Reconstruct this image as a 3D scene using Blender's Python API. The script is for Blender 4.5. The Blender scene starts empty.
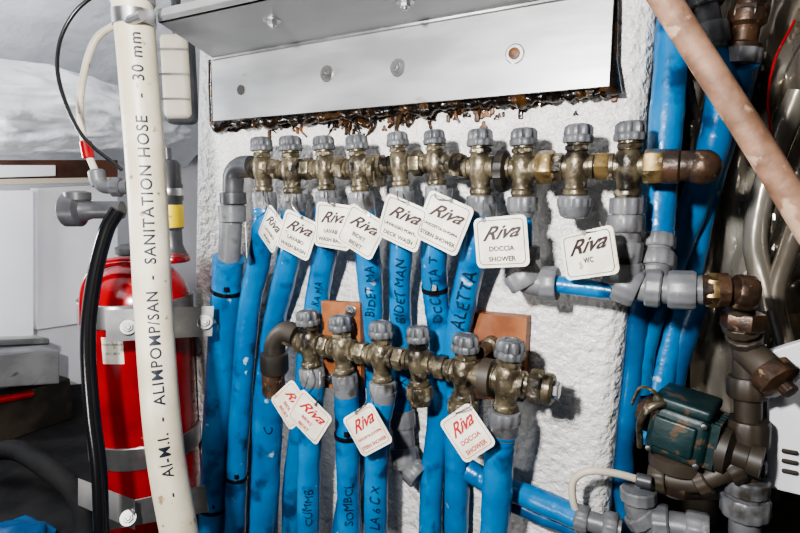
import bpy, bmesh, math, random
from mathutils import Vector, Matrix, noise
random.seed(7)
F=533.0; YAW=math.radians(29.3); PIT=math.radians(7.8); ZC=0.52
C=Vector((0.294,-0.523,ZC))
FW=Vector((-math.sin(YAW)*math.cos(PIT), math.cos(YAW)*math.cos(PIT), -math.sin(PIT)))
RT=Vector((math.cos(YAW),math.sin(YAW),0)); UP=RT.cross(FW)
def ray(px,py): return FW+RT*((px-400)/F)+UP*((266.5-py)/F)
def Q(px,py,dep): return C+ray(px,py)*dep
def P(px,py,d=0.0):
    r=ray(px,py); return C+r*((-d-C.y)/r.y)
def PZ(px,py,z):
    r=ray(px,py); return C+r*((z-C.z)/r.z)
def PX(px,py,x):
    r=ray(px,py); return C+r*((x-C.x)/r.x)
def mpp(p): return (p-C).dot(FW)/F

# ---------------- materials
def mat(name,c1,c2=None,scale=20,rough=0.5,metal=0.0,bump=0.0,bscale=60,lo=0.4,hi=0.6,c3=None,s3=80,t3=0.62,coat=0.0,rough2=None,stretch=None,detail=4,c4=None,s4=25,t4=.6,spec=None):
    m=bpy.data.materials.new(name); m.use_nodes=True
    nt=m.node_tree; n=nt.nodes; l=nt.links; b=n['Principled BSDF']
    b.inputs['Roughness'].default_value=rough; b.inputs['Metallic'].default_value=metal
    b.inputs['Coat Weight'].default_value=coat
    if spec is not None: b.inputs['Specular IOR Level'].default_value=spec
    g=n.new('ShaderNodeNewGeometry'); vec=g.outputs['Position']
    if stretch:
        mp=n.new('ShaderNodeMapping'); mp.inputs['Scale'].default_value=stretch
        l.new(vec,mp.inputs['Vector']); vec=mp.outputs['Vector']
    col=None
    if c2:
        t=n.new('ShaderNodeTexNoise'); t.inputs['Scale'].default_value=scale; t.inputs['Detail'].default_value=detail
        l.new(vec,t.inputs['Vector'])
        r=n.new('ShaderNodeValToRGB'); r.color_ramp.elements[0].position=lo; r.color_ramp.elements[1].position=hi
        r.color_ramp.elements[0].color=(*c1,1); r.color_ramp.elements[1].color=(*c2,1)
        l.new(t.outputs['Fac'],r.inputs['Fac']); col=r.outputs['Color']
        if rough2 is not None:
            mr=n.new('ShaderNodeMapRange'); mr.inputs['From Min'].default_value=lo; mr.inputs['From Max'].default_value=hi
            mr.inputs['To Min'].default_value=rough; mr.inputs['To Max'].default_value=rough2
            l.new(t.outputs['Fac'],mr.inputs['Value']); l.new(mr.outputs['Result'],b.inputs['Roughness'])
    else:
        b.inputs['Base Color'].default_value=(*c1,1)
    for cc,ss,tt,w in ((c3,s3,t3,.05),(c4,s4,t4,.12)):
        if not (cc and col): continue
        t=n.new('ShaderNodeTexNoise'); t.inputs['Scale'].default_value=ss; t.inputs['Detail'].default_value=5
        l.new(vec,t.inputs['Vector'])
        r=n.new('ShaderNodeValToRGB'); r.color_ramp.elements[0].position=tt; r.color_ramp.elements[1].position=tt+w
        r.color_ramp.elements[0].color=(0,0,0,1); r.color_ramp.elements[1].color=(1,1,1,1)
        l.new(t.outputs['Fac'],r.inputs['Fac'])
        mx=n.new('ShaderNodeMix'); mx.data_type='RGBA'
        l.new(r.outputs['Color'],mx.inputs[0]); l.new(col,mx.inputs[6]); mx.inputs[7].default_value=(*cc,1)
        col=mx.outputs[2]
    if col: l.new(col,b.inputs['Base Color'])
    if bump>0:
        t=n.new('ShaderNodeTexNoise'); t.inputs['Scale'].default_value=bscale; t.inputs['Detail'].default_value=3
        l.new(vec,t.inputs['Vector'])
        bp=n.new('ShaderNodeBump'); bp.inputs['Strength'].default_value=1.0; bp.inputs['Distance'].default_value=bump
        l.new(t.outputs['Fac'],bp.inputs['Height']); l.new(bp.outputs['Normal'],b.inputs['Normal'])
    return m
M={}
M['wall']=mat('white_fibreglass',(0.72,0.71,0.69),(0.58,0.565,0.53),scale=9,rough=0.28,bump=0.0070,bscale=110,lo=0.35,hi=0.75,c3=(.30,.22,.13),s3=45,t3=.71)
M['wall2']=mat('white_panel',(0.84,0.84,0.87),(0.74,0.75,0.78),scale=3,rough=0.35)
M['hull']=mat('hull_gel',(0.92,0.94,0.97),(0.80,0.82,0.86),scale=5,rough=0.5,bump=0.014,bscale=14)
M['floor']=mat('black_rubber',(0.007,0.007,0.008),(0.015,0.015,0.015),scale=15,rough=0.8,bump=0.002,bscale=40,spec=.15)
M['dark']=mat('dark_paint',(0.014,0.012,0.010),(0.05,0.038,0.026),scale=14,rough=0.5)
M['alu']=mat('aluminium',(0.30,0.305,0.31),(0.43,0.435,0.44),scale=12,rough=0.38,metal=0.5,rough2=0.52,bump=0.0003,bscale=30,stretch=(0.4,1,1.4),c3=(.22,.20,.17),s3=30,t3=.66)
M['steel']=mat('stainless',(0.5,0.5,0.5),(0.30,0.30,0.30),scale=20,rough=0.3,metal=0.95)
M['brass']=mat('aged_brass',(0.150,0.125,0.080),(0.058,0.046,0.030),scale=75,rough=0.36,metal=0.5,bump=0.0007,bscale=200,c3=(0.32,0.29,0.21),s3=130,t3=0.60,lo=0.42,hi=0.62,c4=(.014,.011,.008),s4=45,t4=.52)
M['brassb']=mat('brown_brass',(0.085,0.046,0.026),(0.03,0.02,0.015),scale=60,rough=0.4,metal=0.4,bump=0.0008,bscale=140,c3=(0.24,0.16,0.09),s3=110,t3=0.63)
M['gold']=mat('bright_brass',(0.30,0.21,0.09),(0.10,0.07,0.03),scale=90,rough=0.34,metal=0.7,c3=(.4,.34,.22),s3=120,t3=.6)
M['grey']=mat('grey_pvc',(0.095,0.098,0.105),(0.15,0.153,0.16),scale=30,rough=0.40,bump=0.0003,bscale=150,c3=(0.28,0.265,0.24),s3=90,t3=0.65,c4=(.035,.03,.024),s4=35,t4=.57)
M['knob']=mat('grey_knob',(0.060,0.063,0.069),(0.10,0.104,0.112),scale=40,rough=0.42,bump=0.0003,bscale=150,c3=(0.22,0.21,0.19),s3=120,t3=0.66,c4=(.02,.018,.015),s4=60,t4=.58)
M['dgrey']=mat('dark_grey_pvc',(0.030,0.032,0.036),(0.06,0.06,0.065),scale=30,rough=0.36)
M['blue']=mat('blue_hose',(0.002,0.105,0.275),(0.006,0.150,0.355),scale=16,rough=0.28,bump=0.0014,bscale=60,c3=(0.38,0.48,0.54),s3=42,t3=0.67,c4=(.001,.038,.11),s4=30,t4=.55)
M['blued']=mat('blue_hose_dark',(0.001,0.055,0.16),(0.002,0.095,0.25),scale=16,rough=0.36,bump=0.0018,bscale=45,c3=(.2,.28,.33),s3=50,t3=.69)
M['hose']=mat('cream_hose',(0.60,0.55,0.44),(0.47,0.42,0.31),scale=18,rough=0.42,c3=(0.24,0.18,0.10),s3=70,t3=0.66)
M['black']=mat('black_rubber_hose',(0.006,0.006,0.007),rough=0.22)
M['ink']=mat('black_ink',(0.006,0.010,0.020),rough=0.5)
M['inkd']=mat('tag_ink_dark',(0.03,0.015,0.015),rough=0.6)
M['inkr']=mat('tag_ink_red',(0.36,0.01,0.01),rough=0.6)
M['tag']=mat('tag_card',(0.74,0.71,0.61),(0.60,0.56,0.46),scale=50,rough=0.42,c3=(.40,.33,.22),s3=70,t3=.66)
M['red']=mat('red_paint',(0.33,0.004,0.008),(0.18,0.003,0.006),scale=10,rough=0.2,coat=0.4)
M['yellow']=mat('yellow_label',(0.85,0.60,0.02),rough=0.45)
M['wood']=mat('brown_ply',(0.27,0.10,0.035),(0.19,0.06,0.02),scale=40,rough=0.5,bump=.0004)
M['pole']=mat('wood_pole',(0.27,0.155,0.10),(0.15,0.08,0.048),scale=45,rough=0.6,bump=0.0012,bscale=90,c3=(0.38,0.26,0.18),s3=60,t3=0.58)
M['seal']=mat('old_sealant',(0.006,0.004,0.003),(0.055,0.024,0.006),scale=60,rough=0.22,bump=0.001,bscale=140,lo=.48,hi=.70)
M['rust']=mat('rust',(0.15,0.055,0.014),(0.045,0.02,0.008),scale=90,rough=0.5)
M['foil']=mat('foil_sheet',(0.48,0.46,0.41),(0.22,0.19,0.15),scale=7,rough=0.24,metal=0.6,bump=0.008,bscale=16,stretch=(1.3,1,0.5),c4=(.05,.035,.02),s4=12,t4=.56)
M['teal']=mat('teal_pump_paint',(0.004,0.020,0.022),(0.009,0.030,0.032),scale=40,rough=0.45,bump=0.0008,bscale=90,c3=(0.08,0.05,0.028),s3=80,t3=0.57)
M['beige']=mat('beige_plastic',(0.50,0.45,0.36),rough=0.5)
M['slot']=mat('teak_brown',(0.12,0.05,0.03),(0.05,0.02,0.012),scale=9,rough=.5)

# ---------------- builder
def catmull(pts,n=10):
    if len(pts)<3:
        a,b=pts; return [a.lerp(b,i/n) for i in range(n+1)]
    out=[]; p=[2*pts[0]-pts[1]]+list(pts)+[2*pts[-1]-pts[-2]]
    for i in range(1,len(p)-2):
        a,b,c,d=p[i-1],p[i],p[i+1],p[i+2]
        for k in range(n):
            t=k/n
            out.append(0.5*((2*b)+(c-a)*t+(2*a-5*b+4*c-d)*t*t+(3*b-a-3*c+d)*t**3))
    out.append(pts[-1].copy()); return out
class B:
    def __init__(s,name): s.name=name; s.bm=bmesh.new(); s.m=[]
    def mi(s,k):
        if k not in s.m: s.m.append(k)
        return s.m.index(k)
    def rings(s,rings,k,cap=True):
        i=s.mi(k); R=[[s.bm.verts.new(v) for v in r] for r in rings]; n=len(R[0])
        for a,b in zip(R[:-1],R[1:]):
            for j in range(n):
                try: s.bm.faces.new((a[j],a[(j+1)%n],b[(j+1)%n],b[j])).material_index=i
                except ValueError: pass
        if cap:
            s.bm.faces.new(R[0][::-1]).material_index=i; s.bm.faces.new(R[-1]).material_index=i
    def tube(s,pts,r,k,seg=20,rf=None):
        u=None; rings=[]
        N=len(pts)
        for i,p in enumerate(pts):
            t=(pts[min(i+1,N-1)]-pts[max(i-1,0)]).normalized()
            if u is None: u=t.orthogonal().normalized()
            else: u=(u-t*u.dot(t)).normalized()
            w=t.cross(u); rr=(r[i] if isinstance(r,(list,tuple)) else r)
            if rf: rr=rr*rf(i)
            rings.append([p+(u*math.cos(2*math.pi*j/seg)+w*math.sin(2*math.pi*j/seg))*rr for j in range(seg)])
        s.rings(rings,k)
    def lathe(s,prof,o,ax,k,seg=32,flute=None,scale=1.0,rot=0.0):
        ax=ax.normalized(); ref=Vector((0,-1,0)) if abs(ax.y)<0.9 else Vector((0,0,1))
        u=(ref-ax*ref.dot(ax)).normalized(); w=ax.cross(u); rings=[]
        for r,z in prof:
            r=max(r,1e-5)*scale; z*=scale; ring=[]
            for j in range(seg):
                a=2*math.pi*j/seg+rot; rr=r
                if flute: rr=r*(1+flute[1]*max(-1,min(1,1.8*math.cos(flute[0]*a))))
                ring.append(o+ax*z+(u*math.cos(a)+w*math.sin(a))*rr)
            rings.append(ring)
        s.rings(rings,k)
    def hexa(s,o,ax,r,z0,z1,k,rot=0.3,seg=6):
        c=min((z1-z0)*0.15,r*0.1)
        s.lathe([(r*0.93,z0),(r,z0+c),(r,z1-c),(r*0.93,z1)],o,ax,k,seg=seg,rot=rot)
    def prism(s,front,off,k):
        i=s.mi(k); a=[s.bm.verts.new(v) for v in front]; b=[s.bm.verts.new(v+off) for v in front]; n=len(a)
        fs=[s.bm.faces.new(a),s.bm.faces.new(b[::-1])]
        for j in range(n): fs.append(s.bm.faces.new((a[(j+1)%n],a[j],b[j],b[(j+1)%n])))
        for f in fs: f.material_index=i
    def box(s,c,sx,sy,sz,k,M3=None,bev=0.0):
        tmp=bmesh.new(); bmesh.ops.create_cube(tmp,size=1.0)
        for v in tmp.verts: v.co=Vector((v.co.x*sx,v.co.y*sy,v.co.z*sz))
        if bev>0: bmesh.ops.bevel(tmp,geom=tmp.edges[:],offset=bev,segments=3,affect='EDGES',profile=0.5)
        s.merge(tmp,k,lambda v:(c+(M3@v if M3 else v)))
    def merge(s,tmp,k,f):
        i=s.mi(k); mp={}
        for v in tmp.verts: mp[v]=s.bm.verts.new(f(v.co))
        for fc in tmp.faces:
            try: s.bm.faces.new([mp[v] for v in fc.verts]).material_index=i
            except ValueError: pass
        tmp.free()
    def text(s,txt,size,k,f,shear=0.0,bold=0.0,cuts=0,align='CENTER',spacing=1.0):
        cu=bpy.data.curves.new('t','FONT'); cu.body=txt; cu.size=size; cu.shear=shear; cu.offset=bold
        cu.align_x=align; cu.align_y='CENTER'; cu.space_character=spacing; cu.resolution_u=3
        ob=bpy.data.objects.new('t',cu); bpy.context.scene.collection.objects.link(ob)
        bpy.context.view_layer.update()
        me=bpy.data.meshes.new_from_object(ob.evaluated_get(bpy.context.evaluated_depsgraph_get()))
        tmp=bmesh.new(); tmp.from_mesh(me)
        bpy.data.objects.remove(ob); bpy.data.meshes.remove(me); bpy.data.curves.remove(cu)
        for c in range(cuts):
            y=-size*0.5+size*(c+0.5)/cuts
            bmesh.ops.bisect_plane(tmp,geom=tmp.verts[:]+tmp.edges[:]+tmp.faces[:],plane_co=(0,y,0),plane_no=(0,1,0))
        s.merge(tmp,k,lambda v:f(v.x,v.y))
    def bolt(s,o,ax,r,k='steel',washer=True):
        if washer: s.lathe([(r*1.7,0),(r*1.7,r*0.25),(r*1.6,r*0.32)],o,ax,k,seg=24)
        s.hexa(o,ax,r,r*0.3,r*1.1,k)
        s.lathe([(r*0.5,r),(r*0.5,r*1.5),(r*0.4,r*1.6)],o,ax,k,seg=14)
    def done(s,smooth=True,ang=38,bevel=0):
        bm=s.bm
        bmesh.ops.recalc_face_normals(bm,faces=bm.faces[:])
        lo=Vector((min(v.co[i] for v in bm.verts) for i in range(3))); hi=Vector((max(v.co[i] for v in bm.verts) for i in range(3)))
        c=(lo+hi)/2
        for v in bm.verts: v.co-=c
        me=bpy.data.meshes.new(s.name); bm.to_mesh(me); bm.free()
        for k in s.m: me.materials.append(M[k])
        if smooth:
            me.shade_smooth(); me.set_sharp_from_angle(angle=math.radians(ang))
        ob=bpy.data.objects.new(s.name,me); ob.location=c
        bpy.context.scene.collection.objects.link(ob)
        if bevel:
            bv=ob.modifiers.new('bevel','BEVEL'); bv.width=bevel; bv.segments=3; bv.limit_method='ANGLE'
        return ob
def path(pts,n=10): return catmull([P(*p) for p in pts],n)
def pathq(pts,n=10): return catmull([Q(*p) for p in pts],n)
def rad(pts,rpx): return rpx*sum(mpp(p) for p in pts)/len(pts)
def ontube(pts,r,start,f=1.02):
    L=[0]
    for a,b in zip(pts[:-1],pts[1:]): L.append(L[-1]+(b-a).length)
    def g(x,y):
        s=max(0,min(L[-1]-1e-6,start+x)); i=0
        while i<len(L)-2 and L[i+1]<s: i+=1
        t=(s-L[i])/max(1e-9,L[i+1]-L[i]); c=pts[i].lerp(pts[i+1],t)
        j0=max(0,i-1); j1=min(len(pts)-1,i+2)
        tg=(pts[j1]-pts[j0]).normalized(); n=(C-c); n=(n-tg*n.dot(tg)).normalized(); b=tg.cross(n)
        a=-y/r
        return c+(n*math.cos(a)+b*math.sin(a))*r*f
    return g,L[-1]

# ---------------- room shell
def slab(name,lo,hi,k,bevel=0):
    b=B(name); c=(Vector(lo)+Vector(hi))/2; d=Vector(hi)-Vector(lo)
    b.box(c,d.x,d.y,d.z,k); return b.done(smooth=bool(bevel),bevel=bevel)
CEIL=ZC+0.52
slab('floor',(-1.4,-1.0,-0.05),(0.9,0.9,0),'floor')
slab('ceiling',(-1.4,-1.0,CEIL),(0.9,0.9,CEIL+0.05),'wall2')
slab('wall_left',(-1.45,-1.0,0),(-1.4,0.9,CEIL),'wall2')
slab('wall_back',(-1.4,0.9,0),(0.9,0.95,CEIL),'wall2')
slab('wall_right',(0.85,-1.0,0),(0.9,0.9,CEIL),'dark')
b=B('wall_bulkhead')
tl=P(194,20,0); bl=P(186,533,0); tr=P(657,0,0); br=P(606,533,0)
def ext(a,c,z): t=(z-a.z)/(c.z-a.z); return a+(c-a)*t
xl0=ext(tl,bl,CEIL).x; xl1=ext(tl,bl,0).x; xr0=ext(tr,br,CEIL).x; xr1=ext(tr,br,0).x
nx,nz=60,60
def wp(u,v):
    xl=xl1+(xl0-xl1)*v; xr=xr1+(xr0-xr1)*v; x=xl+(xr-xl)*u; z=v*CEIL
    y=0.0
    e=min((x-xl),(xr-x)); 
    if e<0.02: y+=0.02-math.sqrt(max(0,0.0004-(0.02-e)**2))
    y+=0.0015*noise.noise(Vector((x*9,z*9,0)))
    return Vector((x,y,z))
us=[0,0.003,0.008,0.015,0.025,0.035]+[0.035+0.93*i/40 for i in range(1,41)]+[0.975,0.985,0.992,0.997,1]
i0=b.mi('wall')
V=[[b.bm.verts.new(wp(u,j/nz)) for u in us] for j in range(nz+1)]
for j in range(nz):
    for i in range(len(us)-1): b.bm.faces.new((V[j][i],V[j][i+1],V[j+1][i+1],V[j+1][i]))
for i in (0,len(us)-1):
    bk=[b.bm.verts.new(Vector((V[j][i].co.x,0.5,V[j][i].co.z))) for j in range(nz+1)]
    for j in range(nz): b.bm.faces.new((V[j][i],V[j+1][i],bk[j+1],bk[j]))
b.done(ang=60)
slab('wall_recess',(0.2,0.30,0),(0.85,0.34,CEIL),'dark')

# ---------------- aluminium beam
b=B('aluminium_beam')
dp=0.024
J0=P(213,58,dp); z1=J0.z
cr=P(611,40,dp); lowL=P(213,121,dp); lowR=P(609,86,dp)
front=[Vector((J0.x,-dp,z1+0.11)),Vector((lowL.x,-dp,lowL.z)),Vector((lowR.x,-dp,lowR.z)),Vector((cr.x,-dp,z1+0.11))]
b.prism(front,Vector((0,0.005,0)),'alu')
A=PZ(158,22,z1); Dd=PZ(268,-2,z1); dirx=(Dd-A); D2=A+dirx*((cr.x-A.x)/dirx.x)
fl=[A,J0.copy(),Vector((cr.x,-dp,z1)),Vector((cr.x,D2.y,z1))]
b.prism(fl,Vector((0,0,0.005)),'alu')
b.prism([A,fl[3],fl[3]+Vector((0,0,0.012)),A+Vector((0,0,0.012))],Vector((0,0.004,0)),'alu')
b.tube([Vector((J0.x,-dp-.001,z1-.001)),Vector((cr.x,-dp-.001,z1-.001))],.0025,'steel',seg=8)
for px,py in ((327,74),(398,68)): b.bolt(P(px,py,dp),Vector((0,-1,0)),0.0052)
b.lathe([(0.006,0),(0.006,0.001)],P(241,90,dp),Vector((0,-1,0)),'dark',seg=20)
b.lathe([(.009,0),(.009,.0012),(.008,.0016)],P(515,54,dp),Vector((0,-1,0)),'steel',seg=24)
b.lathe([(0.0052,0.001),(0.0052,0.004),(0.002,0.005)],P(515,54,dp),Vector((0,-1,0)),'rust',seg=20)
for px,py in ((272,20),(405,1)): b.bolt(PZ(px,py,z1),Vector((0,0,-1)),0.005)
b.done(smooth=False)
b=B('sealant_bead')
pts=[P(211,60,0.012),P(211,90,0.012),P(212,124,0.010)]
n=110
for i in range(1,n+1):
    t=i/n; pts.append(P(213+397*t,126.5-36*t+random.uniform(-1.5,2.2),0.008+random.uniform(0,0.006)))
pts+= [P(613,60,0.012),P(614,20,0.012),P(614,-12,0.012)]
rs=[]
for i,p in enumerate(pts):
    rs.append(.0035 if i<3 or i>n+2 else 0.0045+0.0065*max(0,noise.noise(Vector((i*.19,0,0)))*1.6)+random.uniform(-.001,.0018))
b.tube(pts,rs,'seal',seg=10)
pts=[];rs=[]
for i in range(0,n+1):
    t=i/n; w=max(0,noise.noise(Vector((i*.13,4,0))))
    pts.append(P(216+392*t,130-36*t+w*14+random.uniform(-1,1),0.001)); rs.append(.0012+.006*w+random.uniform(0,.001))
b.tube(pts,rs,'seal',seg=10)
for i in range(75):
    t=random.random(); 
    if random.random()<.6: t=random.gauss(.45,.14)
    t=max(0.01,min(.99,t)); x=213+397*t; y=127-36*t
    dens=math.exp(-((x-400)/110)**2)
    L=random.choice([2,5,8,14,22])*dens+random.choice([1,3,5,8])
    pp=[P(x,y,0.006),P(x+random.uniform(-4,4),y+L*0.6,0.002),P(x+random.uniform(-5,5),y+L,0.0006)]
    pp=catmull(pp,4); rr=random.uniform(0.001,0.0042)
    b.tube(pp,[rr*(1-0.5*j/len(pp))*random.uniform(.7,1.2) for j in range(len(pp))],random.choice(['seal','seal','rust','seal']),seg=8)
for i in range(60):
    x=random.gauss(400,85); y=127-36*(x-213)/397+abs(random.gauss(0,9))+3; o=P(x,y,0.0015); r0=random.uniform(.001,.0045)
    b.lathe([(r0,-.001),(r0*.8,.0008),(r0*.2,.0012)],o,Vector((0,-1,0)),random.choice(['seal','rust']),seg=16,flute=(random.choice([2,3]),.35),rot=random.random()*6)
b.done()

# ---------------- valves
def valve(top,bot,d,nut='grey',body='brass',cap=None,knob='knob'):
    b=B('water_valve'); T=P(*top,d); Bo=P(*bot,d)
    ax=(T-Bo).normalized(); s=(T-Bo).length/0.0825; o=T-ax*0.0365*s
    sc=s*0.001
    rt=random.uniform(0,1)
    b.lathe([(9,20),(12.3,20.5),(12.8,22),(12.8,25.5),(11.6,27)],o,ax,knob,seg=60,flute=(12,0.035),scale=sc,rot=rt)
    b.lathe([(11.2,26.5),(11.6,28),(11.3,33),(9.8,35.3)],o,ax,knob,seg=60,flute=(8,0.085),scale=sc,rot=rt)
    b.lathe([(9.6,34),(9.2,36),(5,36.8),(4.6,36.0),(0,36)],o,ax,knob,seg=32,scale=sc)
    b.lathe([(8,13),(9.5,13.5),(9.5,15),(8.6,15.5),(8.6,18),(9.4,18.5),(9.4,20.5)],o,ax,body,scale=sc)
    b.hexa(o,ax,11*sc,14*sc,18*sc,body,rot=rt)
    b.lathe([(8,14),(9.5,12.5),(10.5,11),(11.8,6),(12,0),(11.6,-6),(9.8,-11),(9,-14),(9,-19),(10.4,-20),(10.8,-21),(10.8,-24),(10,-25),(9.5,-29)],o,ax,body,scale=sc)
    xa=Vector((1,0,0)); xa=(xa-ax*xa.dot(ax)).normalized()
    for sg in (-1,1):
        b.lathe([(9.5,6),(9.8,11),(11.2,11.6),(11.2,14.6),(10.2,15.2)],o,xa*sg,body,scale=sc)
    if cap:
        b.lathe([(11,-25),(14,-26),(14.5,-29),(14.5,-36),(13.6,-38),(13.6,-40),(11.5,-44),(6,-46),(0,-46.3)],o,ax,nut,seg=48,scale=sc)
        b.lathe([(14.9,-28),(15,-29),(15,-34),(14.9,-35)],o,ax,nut,seg=60,flute=(14,0.03),scale=sc)
    else:
        b.lathe([(10.5,-26),(13.0,-26.6),(13.6,-28),(13.6,-38),(13,-40)],o,ax,nut,seg=60,flute=(10,0.035),scale=sc)
        b.lathe([(11.6,-38),(11.6,-44),(10.8,-46)],o,ax,nut,seg=32,scale=sc)
    b.done(); return o,ax,s
DU=0.048; DL=0.066
up=[((261,137),(265,209)),((290,136),(294,212)),((323,136),(328,208)),((356,135),(362,210)),((397,132),(402,204)),((434,130),(438,203)),((480,129),(481,216)),((524,128),(522,218)),((579,124),(574,219)),((631,121),(626,221))]
UO=[valve(t,bo,DU,cap=(i==8)) for i,(t,bo) in enumerate(up)]
lo=[((307,310),(313,385)),((340,315),(346,392)),((381,321),(383,400)),((418,326),(420,404)),((466,334),(462,420)),((511,339),(503,432))]
LO=[valve(t,bo,DL,nut=('brass' if i in (3,4) else 'grey')) for i,(t,bo) in enumerate(lo)]
b=B('brass_manifold')
os_=[u[0] for u in UO]
st=P(238,171,DU); en=P(700,166,DU)
pts=[st]+os_+[en]
pl=[]
for a,c in zip(pts[:-1],pts[1:]): pl+= [a.lerp(c,t/6) for t in range(6)]
pl.append(en); b.tube(pl,0.0088,'brass',seg=24)
for i,(a,c) in enumerate(zip(os_[:-1],os_[1:])):
    ax=(c-a).normalized(); L=(c-a).length; m=a.lerp(c,0.5)
    if L>0.036 and i!=6: b.hexa(m,ax,0.0125,-0.005,0.006,'brass' if i<7 else 'gold',rot=i*0.4)
def disc(px,py,d,r,w,k,ax=Vector((1,0,0))):
    o=P(px,py,d); b.lathe([(r*0.8,-w),(r,-w*0.7),(r,w*0.7),(r*0.8,w)],o,ax,k,seg=36,flute=(16,0.03))
disc(503,171,DU,0.0185,0.005,'dark'); disc(377,171,DU,0.0165,0.004,'brass')
b.hexa(P(545,167,DU),Vector((1,0,0)),0.015,-0.006,0.008,'gold'); b.hexa(P(556,167,DU),Vector((1,0,0)),0.0125,-0.004,0.006,'brass')
b.hexa(P(652,166,DU),Vector((1,0,0)),0.014,-0.006,0.009,'gold')
pr=[P(655,166,DU),P(680,166,DU),P(704,166,DU)]
b.tube(catmull(pr,6),0.0118,'brassb',seg=24)
tmp=bmesh.new(); bmesh.ops.create_icosphere(tmp,subdivisions=4,radius=.0135); q=P(702,167,DU); b.merge(tmp,'brassb',lambda v:q+v)
b.lathe([(.011,0),(.0115,.02)],q,Vector((0,1,-.1)),'brassb',seg=24)
b.lathe([(0.0112,-.02),(0.0135,-.018),(0.0135,-.008),(0.0115,-.006)],P(690,166,DU),Vector((1,0,0)),'brassb',seg=28)
el=catmull([P(252,166,DU),P(241,167,DU),P(234,175,DU),P(233,192,DU)],6)
b.tube(el,0.0125,'dgrey',seg=24)
b.lathe([(0.012,0),(0.016,.001),(0.016,.014),(0.012,.016)],P(233,192,DU),Vector((0,0,-1)),'dgrey',seg=28)
b.done()
b=B('brass_manifold')
os2=[u[0] for u in LO]; st=P(284,338,DL); en=os2[-1]+(os2[-1]-os2[-2]).normalized()*0.037
pts=[st]+os2+[en]; pl=[]
for a,c in zip(pts[:-1],pts[1:]): pl+= [a.lerp(c,t/6) for t in range(6)]
pl.append(en); b.tube(pl,0.0085,'brass',seg=24)
ax=(en-os2[-1]).normalized()
b.hexa(en,ax,0.0155,-0.016,-0.004,'brass'); b.lathe([(.013,-.004),(.014,-.003),(.014,.003),(.012,.005)],en,ax,'brass',seg=28); b.hexa(en,ax,0.008,0.004,0.010,'steel')
b.lathe([(0.014,-.006),(0.0175,-.005),(0.0175,.005),(0.014,.006)],os2[4].lerp(os2[5],0.55),ax,'dark',seg=36)
b.lathe([(0.010,-.003),(0.0125,-.003),(0.0125,.003),(0.010,.003)],os2[4].lerp(os2[5],0.40),ax,'brass',seg=36)
for i in range(4):
    b.hexa(os2[i].lerp(os2[i+1],0.5),ax,0.0125,-0.005,0.005,'brass',rot=i)
el=catmull([P(297,336,DL),P(286,332,DL),P(276,342,DL),P(274,362,DL)],6)
b.tube(el,0.0125,'dark',seg=24)
b.lathe([(0.013,0),(0.0165,.002),(0.0165,.022),(0.014,.026)],P(274,352,DL),Vector((0,0,-1)),'dark',seg=28)
b.lathe([(0.0135,0.0),(0.0135,.03)],P(273,372,DL),Vector((0,0,-1)),'brassb',seg=28)
b.done()

# ---------------- blue pipes
def blue(pts,rpx,txts=(),ties=(),m='blue',collar=None,name='blue_water_pipe'):
    b=B(name); pl=path(pts,12); r=rad(pl,rpx)
    ph=random.uniform(0,9)
    b.tube(pl,r,m,seg=24,rf=lambda i:1+0.02*math.sin(i*0.5+ph)+0.015*math.sin(i*1.3+ph))
    if collar:
        ax=(pl[1]-pl[0]).normalized(); b.lathe([(r*0.9,-0.012),(r*1.0,-0.012),(r*1.0,0.004)],pl[0],ax,'grey',seg=28)
    rev=pl[::-1]
    for tx,ypx,size,sp in txts:
        acc=0; start=0
        for a,c in zip(rev[:-1],rev[1:]):
            dd=c-C; row=266.5-F*dd.dot(UP)/dd.dot(FW)
            acc+=(c-a).length
            if row<ypx: start=acc; break
        g,L=ontube(rev,r,start,1.06)
        ph2=random.uniform(0,6)
        b.text(tx,size*.95,'ink',lambda x,y:g(x+.0006*math.sin(y*700+ph2),y*(1+.18*math.sin(x*230+ph2))+.0012*math.sin(x*190+ph2)),bold=size*0.001,cuts=5,align='LEFT',spacing=sp,shear=.12)
    for t in ties:
        i=int(t*(len(pl)-1)); ax=(pl[min(i+1,len(pl)-1)]-pl[i-1]).normalized()
        b.lathe([(r*1.0,-.0025),(r*1.08,-.0023),(r*1.08,.0023),(r*1.0,.0025)],pl[i],ax,'black',seg=28)
        b.box(pl[i]+(C-pl[i]).normalized()*r*1.1,0.005,0.005,0.006,'black')
    b.done()
blue([(229,258,.045),(226,300,.035),(219,400,.03),(215,470,.03),(212,545,.03),(210,640,.03)],14,ties=(.18,.7))
b=B('grey_pvc_pipe'); pl=path([(233,195,DU),(231,225,DU),(229,262,.045)],6); b.tube(pl,rad(pl,11),'grey',seg=24)
b.lathe([(0.012,0),(0.0165,.001),(0.0165,.02),(0.012,.022)],P(232,205,DU),Vector((0,0,-1)),'grey',seg=36); b.done()
blue([(265,208,DU),(265,222,DU),(259,262,.040),(249,310,.03),(242,390,.026),(237,470,.026),(235,545,.026)],11,ties=(.86,),collar=1)
blue([(294,210,DU),(292,240,.044),(283,285,.03),(273,330,.018),(264,400,.016),(262,470,.016),(262,545,.016)],11,collar=1)
blue([(328,207,DU),(325,250,.044),(317,300,.028),(309,350,.022),(302,420,.02),(294,480,.02),(292,545,.02)],11.5,collar=1,txts=(("KA MA",300,0.0115,1.1),))
blue([(362,208,DU),(367,250,.044),(371,300,.03),(370,350,.022),(366,420,.02),(352,480,.018),(340,545,.018)],12,collar=1,txts=(("BIDET MA",312,0.013,1.15),))
blue([(402,202,DU),(401,250,.044),(400,300,.03),(402,350,.022),(402,418,.022)],11,collar=1,txts=(("BIDET MAN",322,0.0145,1.1),("F. X",400,.013,1.1)))
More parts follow.
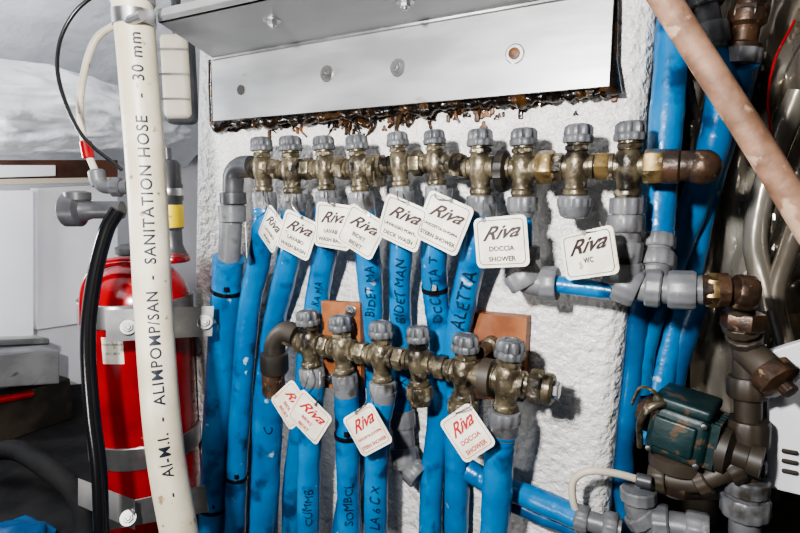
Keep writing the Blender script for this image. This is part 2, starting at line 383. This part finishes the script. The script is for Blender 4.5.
blue([(438,200,DU),(434,250,.044),(436,300,.03),(442,350,.022),(439,420,.02),(432,480,.02),(430,545,.02)],12.5,collar=1,txts=(("OCCETTA T",322,0.0135,1.1),),ties=(0.3,))
blue([(481,214,DU),(475,250,.046),(464,300,.032),(456,350,.022),(456,420,.02),(457,480,.02),(456,545,.02)],13,collar=1,txts=(("ALETTA",325,0.0185,1.15),))
blue([(271,392,DL),(268,430,.062),(266,480,.06),(262,545,.06)],14,txts=(("C",430,0.016,1),),ties=())
blue([(313,383,DL),(312,410,.064),(309,470,.06),(308,545,.06)],11.5,txts=(("CUMMB",520,0.014,1),),collar=1,m='blue')
blue([(346,391,DL),(347,420,.064),(348,470,.06),(350,545,.06)],12,txts=(("SOMBCL",522,0.014,1),),ties=(0.45,),collar=1)
blue([(383,399,DL),(378,430,.064),(376,480,.06),(376,545,.06)],12,txts=(("LA 6 C X",528,0.014,1),),collar=1)
blue([(503,431,DL),(500,450,.064),(497,490,.06),(494,545,.06)],15,collar=1)
blue([(468,470,.02),(490,482,.02),(530,497,.03),(578,517,.04)],11.5)
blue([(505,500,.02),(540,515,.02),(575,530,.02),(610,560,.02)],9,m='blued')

def fit(pts,r,collars,k='grey',name='grey_pvc_fitting',n=8):
    b=B(name); pl=path(pts,n); b.tube(pl,r,k,seg=28)
    for t,rr,w in collars:
        i=int(round(t*(len(pl)-1))); a=pl[max(i-1,0)]; c=pl[min(i+1,len(pl)-1)]; ax=(c-a).normalized()
        b.lathe([(rr*0.92,-w/2),(rr,-w/2+w*0.12),(rr,w/2-w*0.12),(rr*0.92,w/2)],pl[i],ax,k,seg=48,flute=(12,0.025))
    return b
fit([(402,415,.022),(404,440,.024),(406,462,.028),(416,474,.03)],0.012,((0.05,.0145,.02),(0.6,.0155,.022),(0.95,.0145,.015))).done()
blue([(523,216,DU),(524,235,DU),(524,256,DU)],9)
fit([(524,252,DU),(523,274,DU),(530,282,DU),(553,284,DU)],0.0115,((0.0,.0145,.012),(0.45,.0165,.016),(0.95,.0155,.014))).done()
blue([(553,284,DU),(580,287,DU),(612,291,DU)],9)
b=fit([(626,220,DU),(625,245,DU),(622,270,DU),(626,284,DU),(650,288,DU),(682,290,DU),(703,290,DU)],0.0118,((0.03,.0145,.014),(0.2,.014,.018),(0.36,.0165,.016),(0.52,.0165,.018),(0.68,.0155,.012),(0.84,.0155,.02)))
b.done()
fit([(657,236,.02),(656,262,.03),(654,284,.044)],0.012,((0.1,.0145,.012),(0.5,.0155,.014))).done()
blue([(676,-25,-.02),(672,40,-.01),(667,110,.0),(660,190,.01),(657,238,.02)],16)
fit([(700,-8,-.02),(708,30,-.02),(709,50,-.02)],0.0115,((0.15,.017,.012),(0.62,.016,.018),(.9,.0145,.01))).done()
blue([(712,-60,-.02),(710,-20,-.02),(708,2,-.02)],14)
fit([(670,60,-.02),(680,85,-.03),(688,120,-.04)],0.010,((0.1,.015,.012),),k='brassb',name='bronze_coupling').done()
blue([(709,48,-.02),(722,85,-.03),(712,150,-.04),(692,210,-.05),(665,280,-.05),(646,330,-.04),(636,390,-.04)],14,m='blue')
blue([(742,62,-.03),(730,110,-.06),(705,190,-.07),(690,260,-.07),(672,330,-.06),(658,390,-.05),(648,440,-.05)],14,m='blue')
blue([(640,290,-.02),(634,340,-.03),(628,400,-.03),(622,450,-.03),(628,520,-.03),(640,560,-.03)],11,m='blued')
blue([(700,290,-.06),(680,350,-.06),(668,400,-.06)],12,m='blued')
b=B('bronze_valve')
o=P(747,20,-.03); z=Vector((0.1,0,1))
b.lathe([(.010,-.035),(.0145,-.034),(.0145,-.020),(.011,-.018),(.011,-.006),(.015,-.003),(.015,.006),(.011,.010),(.010,.03),(.014,.032),(.014,.06)],o,z,'brassb',seg=30)
b.hexa(o,z,.0155,.0,.010,'brassb'); 
b.lathe([(.016,-.036),(.016,-.024)],o,z,'grey',seg=36,flute=(10,.03))
b.done()
def bf(pts,r,col,k='brassb',name='bronze_fitting'): return fit(pts,r,col,k=k,name=name)
b=bf([(700,290,DU),(725,290,.045),(746,293,.04)],0.0095,((0.1,.0115,.008),(0.45,.013,.009),(0.95,.0135,.014)))
b.hexa(P(712,290,.046),Vector((1,0,0)),.0135,-.004,.006,'gold'); b.done()
b=bf([(738,292,.03),(742,325,.015),(746,350,.0),(748,400,.0),(747,450,.0),(746,485,.0)],0.0105,((0.2,.0145,.010),(0.3,.0135,.008),(0.55,.0155,.018),(0.72,.0165,.024),(0.88,.0145,.012)),k='dark')
b.hexa(P(743,322,.018),Vector((0,0,1)),.0165,-.006,.008,'brassb')
pl=path([(746,350,.0),(762,364,.012),(776,378,.02)],5); b.tube(pl,.0125,'dark',seg=24)
b.lathe([(.012,-.008),(.0165,-.007),(.0165,.006),(.012,.008),(.006,.009),(.006,.015)],pl[-1],(pl[-1]-pl[0]),'brassb',seg=32,flute=(8,.04))
b.done()
fit([(746,482,.0),(745,505,.0),(744,560,.0)],0.0125,((0.05,.0175,.014),(0.22,.0155,.010),(0.5,.019,.018))).done()
# pump
b=B('water_pump')
o=P(683,428,.006)
Rm=Matrix.Rotation(math.radians(6),3,'Y')@Matrix.Rotation(math.radians(-12),3,'Z')
b.box(o,.048,.05,.046,'teal',Rm,bev=.007)
b.box(o+Rm@Vector((0,-.003,.0265)),.046,.048,.010,'teal',Rm,bev=.003)
b.box(o+Rm@Vector((-.002,-.026,0)),.034,.006,.028,'teal',Rm,bev=.002)
for k in range(6): b.box(o+Rm@Vector((.026,-.018+.007*k,0)),.008,.0025,.040,'teal',Rm)
for sx in (-1,1):
    for sz in (-1,1): b.lathe([(.0025,0),(.0025,.003),(.001,.0035)],o+Rm@Vector((sx*.019,-.025,sz*.018)),Vector((0,-1,0)),'steel',seg=12)
b.lathe([(.010,-.005),(.016,-.004),(.018,.0),(.018,.006),(.012,.010),(.009,.014)],o+Rm@Vector((-.025,0,.004)),Rm@Vector((-1,0,0)),'brassb',seg=36)
b.lathe([(.016,0),(.020,.002),(.020,.010),(.011,.014),(.010,.024),(.013,.025),(.013,.034)],o+Rm@Vector((.027,0,-.006)),Rm@Vector((1,0,0)),'dark',seg=36)
b.lathe([(.018,0),(.024,.004),(.024,.014),(.013,.020),(.013,.04)],o+Rm@Vector((0,.0,-.022)),Vector((0,0,-1)),'dark',seg=36)
b.hexa(o+Vector((0,0,-.052)),Vector((0,0,1)),.017,-.008,.006,'brassb')
pl=path([(662,400,.03),(652,390,.04),(640,388,.03),(632,404,.01)],6); b.tube(pl,.0014,'gold',seg=8)
pl=path([(664,403,.03),(650,408,.035),(640,422,.03),(640,446,.01)],6); b.tube(pl,.003,'brass',seg=10)
b.done()
bf([(655,476,.01),(690,482,.015),(712,476,.015),(735,466,.01)],.009,((0.05,.014,.014),(.5,.013,.01),(.95,.014,.012)),k='dark').done()
fit([(576,517,.04),(600,524,.04),(622,530,.04)],.009,((0.15,.012,.012),(0.75,.013,.012))).done()
fit([(638,488,.02),(640,512,.02),(650,522,.02),(676,526,.02),(705,532,.02)],.0125,((0.05,.0155,.012),(0.35,.016,.012),(.62,.017,.014),(.95,.0155,.018))).done()
b=B('cream_hose'); pl=path([(580,520,.04),(573,500,.045),(574,480,.045),(590,471,.045),(618,474,.035),(650,483,.02)],8); b.tube(pl,.0034,'beige',seg=12)
b.lathe([(.005,0),(.006,.001),(.006,.012),(.005,.013)],P(636,479,.03),Vector((1,0,0)),'dgrey',seg=16); b.done()

# plywood mounting blocks
def block(name,cs,d,th,bolts,spacer=None):
    b=B(name); b.prism([P(x,y,d) for x,y in cs],Vector((0,th,0)),'wood')
    if spacer: 
        q=P(spacer[0],spacer[1],d); b.lathe([(.005,0),(.005,d)],q,Vector((0,1,0)),'steel',seg=16)
    for x,y in bolts: b.bolt(P(x,y,d),Vector((0,-1,0)),.0042)
    b.done(smooth=False,bevel=.0015)
block('plywood_block',[(321,301),(324,388),(361,390),(360,303)],.046,.008,[(351,311),(329,378)],(345,350))
block('plywood_block',[(474,313),(472,398),(523,402),(527,318)],.016,.0155,[(491,346),(517,394)])
b=B('manifold_clamp'); p0=P(492,344,.016)
b.lathe([(.009,0),(.009,.012),(.006,.014),(.006,.035)],p0,Vector((0,-1,0)),'brass',seg=24)
b.done()

# ---------------- tags
def rrect(w,h,r,n=5):
    out=[]
    for cx,cy,a0 in ((w/2-r,h/2-r,0),(-w/2+r,h/2-r,90),(-w/2+r,-h/2+r,180),(w/2-r,-h/2+r,270)):
        for i in range(n+1):
            a=math.radians(a0+90*i/n); out.append((cx+r*math.cos(a),cy+r*math.sin(a)))
    return out
def tag(px,py,ang,d,lines,ink='inkd',w=.042,h=.042,yaw=0,tilt=0,hook=None):
    w*=1.05; h*=1.05
    b=B('label_tag'); o=P(px,py,d); a=math.radians(ang)
    R=Matrix.Rotation(math.radians(yaw),3,'Z')@Matrix.Rotation(math.radians(tilt),3,'X')@Matrix.Rotation(-a,3,'Y')
    def f(x,y,z=0): return o+R@Vector((x,-z,y))
    b.prism([f(x,y) for x,y in rrect(w,h,.005)],R@Vector((0,.0008,0)),'tag')
    A1=rrect(w*.88,h*.88,.004); A2=rrect(w*.855,h*.855,.0037); i=b.mi(ink)
    v1=[b.bm.verts.new(f(x,y,.0003)) for x,y in A1]; v2=[b.bm.verts.new(f(x,y,.0003)) for x,y in A2]; n=len(v1)
    for j in range(n): b.bm.faces.new((v1[j],v1[(j+1)%n],v2[(j+1)%n],v2[j])).material_index=i
    b.text("Riva",.0165,ink,lambda x,y:f(x*1.15*w/.044-.001,y+h*.18+x*.10,.0004),shear=.6,bold=.0003,spacing=.95)
    yy=-h*.13
    for ln in lines:
        sz=min(.0058,w*.80/max(1,len(ln))/.62)
        b.text(ln,sz,ink,(lambda y0:lambda x,y:f(x,y+y0,.0004))(yy),bold=.00015)
        yy-=.0090
    if hook:
        pl=catmull([f(-w*.3 if hook[2]<0 else w*.3 if hook[2]>0 else 0,h*.46,.0005),P(hook[0],(hook[1]+py-15)/2,d+.004),P(hook[0],hook[1],d-.006)],6)
        b.tube(pl,.0006,'steel',seg=6)
        b.lathe([(.002,0),(.002,.0012)],pl[0],R@Vector((0,-1,0)),'steel',seg=12)
    b.done(smooth=False)
tag(246,243,20,.066,["LAVABO"],w=.034,h=.042,yaw=-45,hook=(262,190,0))
tag(271,229,-38,.068,["LAVABO","WASH"],hook=(265,190,0),w=.036,h=.042,yaw=-15)
tag(297,235,-22,.074,["LAVABO","WASH BASIN"],hook=(292,190,0),w=.043,yaw=6)
tag(333,226,-6,.070,["LAVABO","WASH BASIN"],hook=(325,190,0),w=.042,h=.045,yaw=4)
tag(361,232,-30,.078,["BIDET","BIDET"],hook=(358,190,0),yaw=8,tilt=8)
tag(402,223,-21,.079,["LAVAGGIO PONTE","DECK WASH"],hook=(398,190,0),w=.045,tilt=5)
tag(443,223,-22,.079,["DOCCETTA DI POPPA","STERN SHOWER"],hook=(436,188,0),w=.045,h=.045)
tag(501,242,6,.081,["DOCCIA","SHOWER"],hook=(483,200,-1),w=.045)
tag(588,254,14,.080,["WC"],yaw=-32,w=.052,h=.036,hook=(600,222,0),tilt=0)
tag(291,405,-48,.093,["BIDET","BIDET"],'inkr',hook=(308,365,0),w=.040,h=.042)
tag(309,417,-33,.100,["BIDET","BIDET"],'inkr',w=.045,h=.040,hook=(320,372,0))
tag(367,430,36,.095,["DOCCETTA DI POPPA","STERN SHOWER"],'inkr',w=.042,h=.042,hook=(366,388,0))
tag(467,433,42,.095,["DOCCIA","SHOWER"],'inkr',w=.036,h=.041,tilt=-6,hook=(470,395,0))

# ---------------- left side
b=B('sanitation_hose'); pl=pathq([(110,-190,.50),(128,-30,.50),(134,20,.51),(140,90,.52),(148,200,.53),(153,300,.54),(160,400,.54),(168,470,.545),(182,550,.55),(192,640,.56),(200,700,.60)],14)
r=rad(pl,18.2); b.tube(pl,r,'hose',seg=36)
rev=pathq([(182,550,.55),(168,470,.545),(160,400,.54),(153,300,.54),(148,200,.53),(140,90,.52),(134,20,.51)],14); g,L=ontube(rev,r,0.02,1.012)
b.text(".I.V    -   AI-M.I.  -  ALIMPOMP/SAN  -  SANITATION HOSE   -  30 mm",.0148,'ink',g,bold=.0002,cuts=6,align='LEFT',spacing=1.13)
o=Q(134,19,.51); ax=(rev[-1]-rev[-4]).normalized()
b.lathe([(r*1.0,-.007),(r*1.07,-.0065),(r*1.07,.0065),(r,.007)],o,ax,'steel',seg=40)
b.lathe([(r*1.04,.012),(r*1.12,.014),(r*1.12,.030),(r,.032)],o,ax,'grey',seg=40)
b.lathe([(.0045,-.012),(.0045,.012)],o+(C-o).normalized()*r*1.15,Vector((1,0,0.1)),'steel',seg=16)
b.done()
b=B('black_cable'); pl=pathq([(104,-12,.6),(75,12,.6),(59,45,.6),(60,85,.6),(82,135,.6),(122,170,.6)],12); b.tube(pl,.0022,'black',seg=10); b.done()
b=B('black_drain_hose'); pl=pathq([(118,210,.60),(106,232,.6),(94,280,.6),(88,340,.6),(92,410,.6),(99,470,.6),(102,550,.6)],12); b.tube(pl,.0082,'black',seg=18); b.done()
b=B('white_water_hose'); pl=pathq([(116,24,.66),(97,38,.66),(86,65,.66),(80,105,.66),(84,140,.66),(94,168,.66),(99,178,.66)],12); b.tube(pl,.0042,'hose',seg=14)
b.lathe([(.006,-.011),(.0072,-.010),(.0072,.010),(.006,.011)],Q(87,150,.66),Vector((.2,0,-1)),'red',seg=20)
b.lathe([(.008,0),(.010,.002),(.010,.012),(.008,.02)],Q(96,170,.66),Vector((.2,.0,-1)),'grey',seg=24)
pl=pathq([(99,180,.66),(103,186,.66),(112,187,.66),(128,187,.66)],5); b.tube(pl,.0085,'grey',seg=20)
b.lathe([(.011,0),(.012,.002),(.012,.01),(.010,.012)],Q(112,187,.66),RT,'grey',seg=24,flute=(10,.04))
b.done()
b=B('pipe_tee_valve'); o=Q(63,210,.61)
b.lathe([(.010,0),(.016,.001),(.019,.004),(.019,.02),(.013,.024),(.010,.034),(.010,.043),(.010,.045),(.010,.068)],o,RT,'dgrey',seg=32)
b.lathe([(.012,0),(.014,.002),(.014,.010),(.007,.012),(.0,.012)],o+RT*.018+Vector((0,0,.010)),Vector((0,0,1)),'dgrey',seg=24)
b.done()
b=B('fire_extinguisher'); dep=.76; o=Q(137,300,dep); R_=.073; zt=o.z
top=Q(137,262,dep).z
prof=[(.02,0.002),(R_*.9,.004),(R_,.02),(R_,zt-.01)]
for i in range(1,9):
    a=math.pi/2*i/8; prof.append((R_*(.28+.72*math.cos(a)),zt-.01+(top-zt+.012)*math.sin(a)))
o0=Vector((o.x,o.y,0.0))
b.lathe(prof,o0,Vector((0,0,1)),'red',seg=56)
n0=Vector((o.x,o.y,top))
b.lathe([(.02,-.003),(.02,.012),(.024,.014),(.024,.022),(.015,.026)],n0,Vector((0,0,1)),'dgrey',seg=28)
pl=pathq([(84,325,.70),(85,290,.70),(97,268,.70),(120,261,.70),(150,262,.70)],8); b.tube(pl,.006,'red',seg=14)
def cyl(x,y,rr=R_*1.004): 
    a=x/R_; d=(C-o0); d.z=0; d.normalize(); s_=Vector((-d.y,d.x,0)); return o0+(d*math.cos(a)+s_*math.sin(a))*rr+Vector((0,0,y))
i=b.mi('tag'); z0=Q(137,366,.69).z; z2=Q(137,338,.69).z
vs=[[b.bm.verts.new(cyl(x/1000,zz)) for x in range(-48,-18,4)] for zz in (z0,z2)]
for j in range(len(vs[0])-1): b.bm.faces.new((vs[0][j],vs[0][j+1],vs[1][j+1],vs[1][j])).material_index=i
b.text("MANUTENZIONE",.0035,'ink',lambda x,y:cyl(x-.034,(z0+z2)/2+.008+y,R_*1.008)); b.text("2011 2012",.0045,'ink',lambda x,y:cyl(x-.034,(z0+z2)/2-.004+y,R_*1.008))
b.done()
b=B('water_accumulator_head'); q=Q(173,258,.72); s=mpp(q)
b.lathe([(14,-4),(15,0),(15,3),(12,8),(10,14),(10,28),(12,30),(12,56),(13,58),(13,72),(12,74),(12,92),(9,96),(4,97),(4,108),(0,109)],q,Vector((0,0,1)),'dgrey',seg=36,scale=s)
b.lathe([(12.2,31),(12.4,31.5),(12.4,52),(12.2,53)],q,Vector((0,0,1)),'yellow',seg=36,scale=s)
b.lathe([(16,-3),(16.5,-1),(14,5),(10,8)],q,Vector((0,0,1)),'red',seg=36,scale=s)
b.lathe([(13.2,62),(13.5,63),(13.5,68),(13.2,69)],q,Vector((0,0,1)),'steel',seg=36,scale=s)
g=lambda x,y:q+Vector((0,0,42*s))+RT*x-Vector((FW.x,FW.y,0)).normalized()*(12.8*s)+Vector((0,0,1))*y
b.text("ATTENZIONE",.003,'ink',g); b.done()
def band(cs,dep,th,holes=()):
    b=B('steel_bracket'); pts=[Q(x,y,dd) for x,y,dd in cs]
    b.prism(pts,(pts[0]-C).normalized()*th,'steel')
    for x,y,dd in holes: b.bolt(Q(x,y,dd),(C-Q(x,y,dd)).normalized(),.0055)
    return b
b=band([(106,310,.63),(106,342,.63),(212,336,.66),(214,306,.66)],0,.004,((128,327,.632),(205,322,.655)))
b.lathe([(R_*1.02,-.016),(R_*1.03,-.015),(R_*1.03,.015),(R_*1.02,.016)],Vector((o.x,o.y,Q(134,318,.69).z)),Vector((0,0,1)),'steel',seg=56)
b.done(ang=30)
b=band([(78,478,.63),(78,505,.63),(135,530,.63),(135,500,.63)],0,.004,((128,518,.628),))
b.lathe([(R_*1.02,-.016),(R_*1.03,-.015),(R_*1.03,.015),(R_*1.02,.016)],Vector((o.x,o.y,Q(134,470,.69).z)),Vector((0,0,1)),'steel',seg=56)
b.prism([Q(100,508,.64),Q(100,532,.64),Q(208,512,.68),Q(205,486,.68)],FW*.004,'steel')
b.done(ang=30)
b=B('bulkhead_lamp'); q=Q(180,80,.92); Rz=Matrix.Rotation(YAW,3,'Z')
b.box(q,.055,.03,.15,'dgrey',Rz,bev=.012); b.box(q-FW*.016,.046,.02,.138,'beige',Rz,bev=.009)
for k in range(3): b.box(q-FW*.028+Vector((0,0,-.04+.04*k)),.05,.003,.003,'steel',Rz)
b.tube([q+Vector((0,0,.07)),Vector((q.x,q.y,CEIL))],.008,'dgrey',seg=12)
b.done()
b=B('hull_liner'); i=b.mi('hull'); G=[]
for a in range(61):
    row=[]
    for c in range(61):
        x=-1.39+0.85*c/60; t=a/60
        y=-0.75+1.60*t
        z=ZC+0.50-0.40*max(0,1-((c/60)*1.15))**1.5-0.03*noise.noise(Vector((x*3,y*3,0)))-0.015*abs(noise.noise(Vector((x*9,y*9,3))))
        row.append(b.bm.verts.new((x,y,z)))
    G.append(row)
for a in range(60):
    for c in range(60): b.bm.faces.new((G[a][c],G[a][c+1],G[a+1][c+1],G[a+1][c]))
b.done(ang=80)
b=B('insulation_padding'); tmp=bmesh.new(); bmesh.ops.create_icosphere(tmp,subdivisions=6,radius=1)
q=Q(22,112,1.15)
for v in tmp.verts:
    n_=v.co.copy(); v.co=Vector((n_.x*.24,n_.y*.36,n_.z*.085))*(1+.14*noise.noise(n_*1.6)-.18*abs(noise.noise(n_*2.8))-.05*abs(noise.noise(n_*6))+.03*noise.noise(n_*9)+.06)
b.merge(tmp,'hull',lambda v:q+v); b.done(ang=80)
def facex(b,cs,x,th,k): b.prism([PX(px,py,x) for px,py in cs],Vector((-th,0,0)),k)
b=B('white_locker'); facex(b,[(-60,192),(-60,345),(34,338),(34,190)],-1.0,.03,'wall2'); facex(b,[(37,188),(37,330),(118,318),(118,184)],-1.03,.03,'wall2')
facex(b,[(-60,180),(-60,187),(118,182),(118,177)],-.99,.02,'beige')
facex(b,[(-60,160),(-60,181),(118,178),(118,160)],-1.08,.02,'slot')
facex(b,[(-10,165),(-10,178),(56,176),(56,165)],-1.05,.03,'wall2')
facex(b,[(-60,330),(-60,400),(118,380),(118,318)],-1.05,.03,'wall2')
b.done(smooth=False,bevel=.002)
b=B('aluminium_step'); facex(b,[(-60,362),(-60,392),(60,384),(60,350)],-.93,.10,'alu'); facex(b,[(-60,342),(-60,350),(50,345),(50,338)],-.9,.05,'steel'); 
lo_=PX(0,392,-.93); b.box(Vector((-.98,lo_.y,lo_.z/2-.01)),.06,.30,lo_.z-.02,'dark')
b.done(smooth=False,bevel=.004)
b=B('red_strap'); pl=[PX(-20,404,-.945),PX(5,399,-.945),PX(32,394,-.945)]; b.tube(catmull(pl,6),.008,'red',seg=12); b.done()
b=B('flexible_black_hose'); pl=pathq([(-20,455,.95),(15,450,.92),(50,470,.88),(80,500,.85),(90,560,.8)],10); b.tube(pl,.016,'floor',seg=20,rf=lambda i:1+.06*(i%2)); b.done()
b=B('blue_bag'); tmp=bmesh.new(); bmesh.ops.create_icosphere(tmp,subdivisions=4,radius=1); q=Q(5,550,.78)
for v in tmp.verts: n_=v.co.copy(); v.co=Vector((n_.x*.06,n_.y*.06,n_.z*.03))*(1+.2*noise.noise(n_*3))
b.merge(tmp,'blued',lambda v:q+v); b.done(ang=80)

# ---------------- right side foil, pole, white panel
b=B('foil_insulation_sheet'); b.mi('foil'); G=[]
for a in range(91):
    row=[]
    for c in range(61):
        u=c/60; v=a/90; px=690+170*u; py=-60+560*v
        n1=noise.noise(Vector((u*4,v*7,1))); n2=abs(noise.noise(Vector((u*7+v*4,v*6,5))))
        d=-.115+.022*math.sin(u*9+v*5+1.2*math.sin(v*4))*(.6+.4*math.sin(v*3))+.02*n1+.045*n2
        row.append(b.bm.verts.new(P(px,py,d)))
    G.append(row)
for a in range(90):
    for c in range(60): b.bm.faces.new((G[a][c],G[a][c+1],G[a+1][c+1],G[a+1][c]))
b.done(ang=35)
for pts_,rp in (([(800,90,-.05),(770,170,-.06),(755,240,-.06),(770,310,-.05)],11),([(815,180,-.04),(788,250,-.05),(775,300,-.05),(790,360,-.04)],9)):
    b=B('clear_vinyl_hose'); pl=path(pts_,14); b.tube(pl,rad(pl,rp),'foil',seg=20); b.done()
b=B('wooden_pole'); pl=pathq([(560,-164,.33),(640,-40,.33),(700,55,.33),(760,148,.325),(830,262,.32),(900,370,.32)],8); b.tube(pl,rad(pl,14),'pole',seg=28); b.done()
b=B('white_switch_panel'); b.prism([P(768,352,-.02),P(768,488,-.02),P(840,505,-.02),P(840,330,-.02)],Vector((0,.01,0)),'wall2')
for y in (452,462,472): b.box(P(790,y,-.018),.012,.003,.004,'dark')
b.done(smooth=False,bevel=.002)
b=B('red_wire'); pl=path([(795,20,-.03),(775,60,-.04),(768,100,-.04),(772,140,-.04)],8); b.tube(pl,.0010,'red',seg=8); b.done()

# ---------------- camera & lights
cd=bpy.data.cameras.new('camera'); cd.sensor_width=36; cd.lens=F/800*36; cd.clip_start=.01
cam=bpy.data.objects.new('camera',cd); cam.location=C
cam.rotation_euler=Matrix((RT,UP,-FW)).transposed().to_euler(); bpy.context.scene.collection.objects.link(cam); bpy.context.scene.camera=cam
def light(name,loc,target,size,power,col=(1,1,1)):
    ld=bpy.data.lights.new(name,'AREA'); ld.size=size; ld.energy=power; ld.color=col
    ob=bpy.data.objects.new(name,ld); ob.location=loc; ob.rotation_euler=(Vector(target)-Vector(loc)).to_track_quat('-Z','Y').to_euler()
    bpy.context.scene.collection.objects.link(ob)
light('camera_flash',C+Vector((-.16,-.10,.14)),(-.12,0,ZC-.08),.04,10,(1,.98,.96))
light('hatch_light',(-.05,-.85,CEIL-.05),(0,0,ZC-.1),.35,1.5,(.97,.97,1))
light('flange_fill',(-.25,-.80,ZC-.28),(-.10,-.05,CEIL-.2),.12,2.2,(1,.98,.95))  # unseen low fill, added to brighten the underside of the beam flange
ld=bpy.data.lights.new('cabin_light','POINT'); ld.energy=15; ld.shadow_soft_size=.08; ld.color=(.95,.97,1)
ob=bpy.data.objects.new('cabin_light',ld); ob.location=(-.86,-.36,ZC+.06); bpy.context.scene.collection.objects.link(ob)
w=bpy.data.worlds.new('w'); bpy.context.scene.world=w; w.use_nodes=True
w.node_tree.nodes['Background'].inputs[0].default_value=(.8,.85,1,1); w.node_tree.nodes['Background'].inputs[1].default_value=.05
try: bpy.context.scene.view_settings.look='AgX - Medium High Contrast'
except Exception as e: print(e)
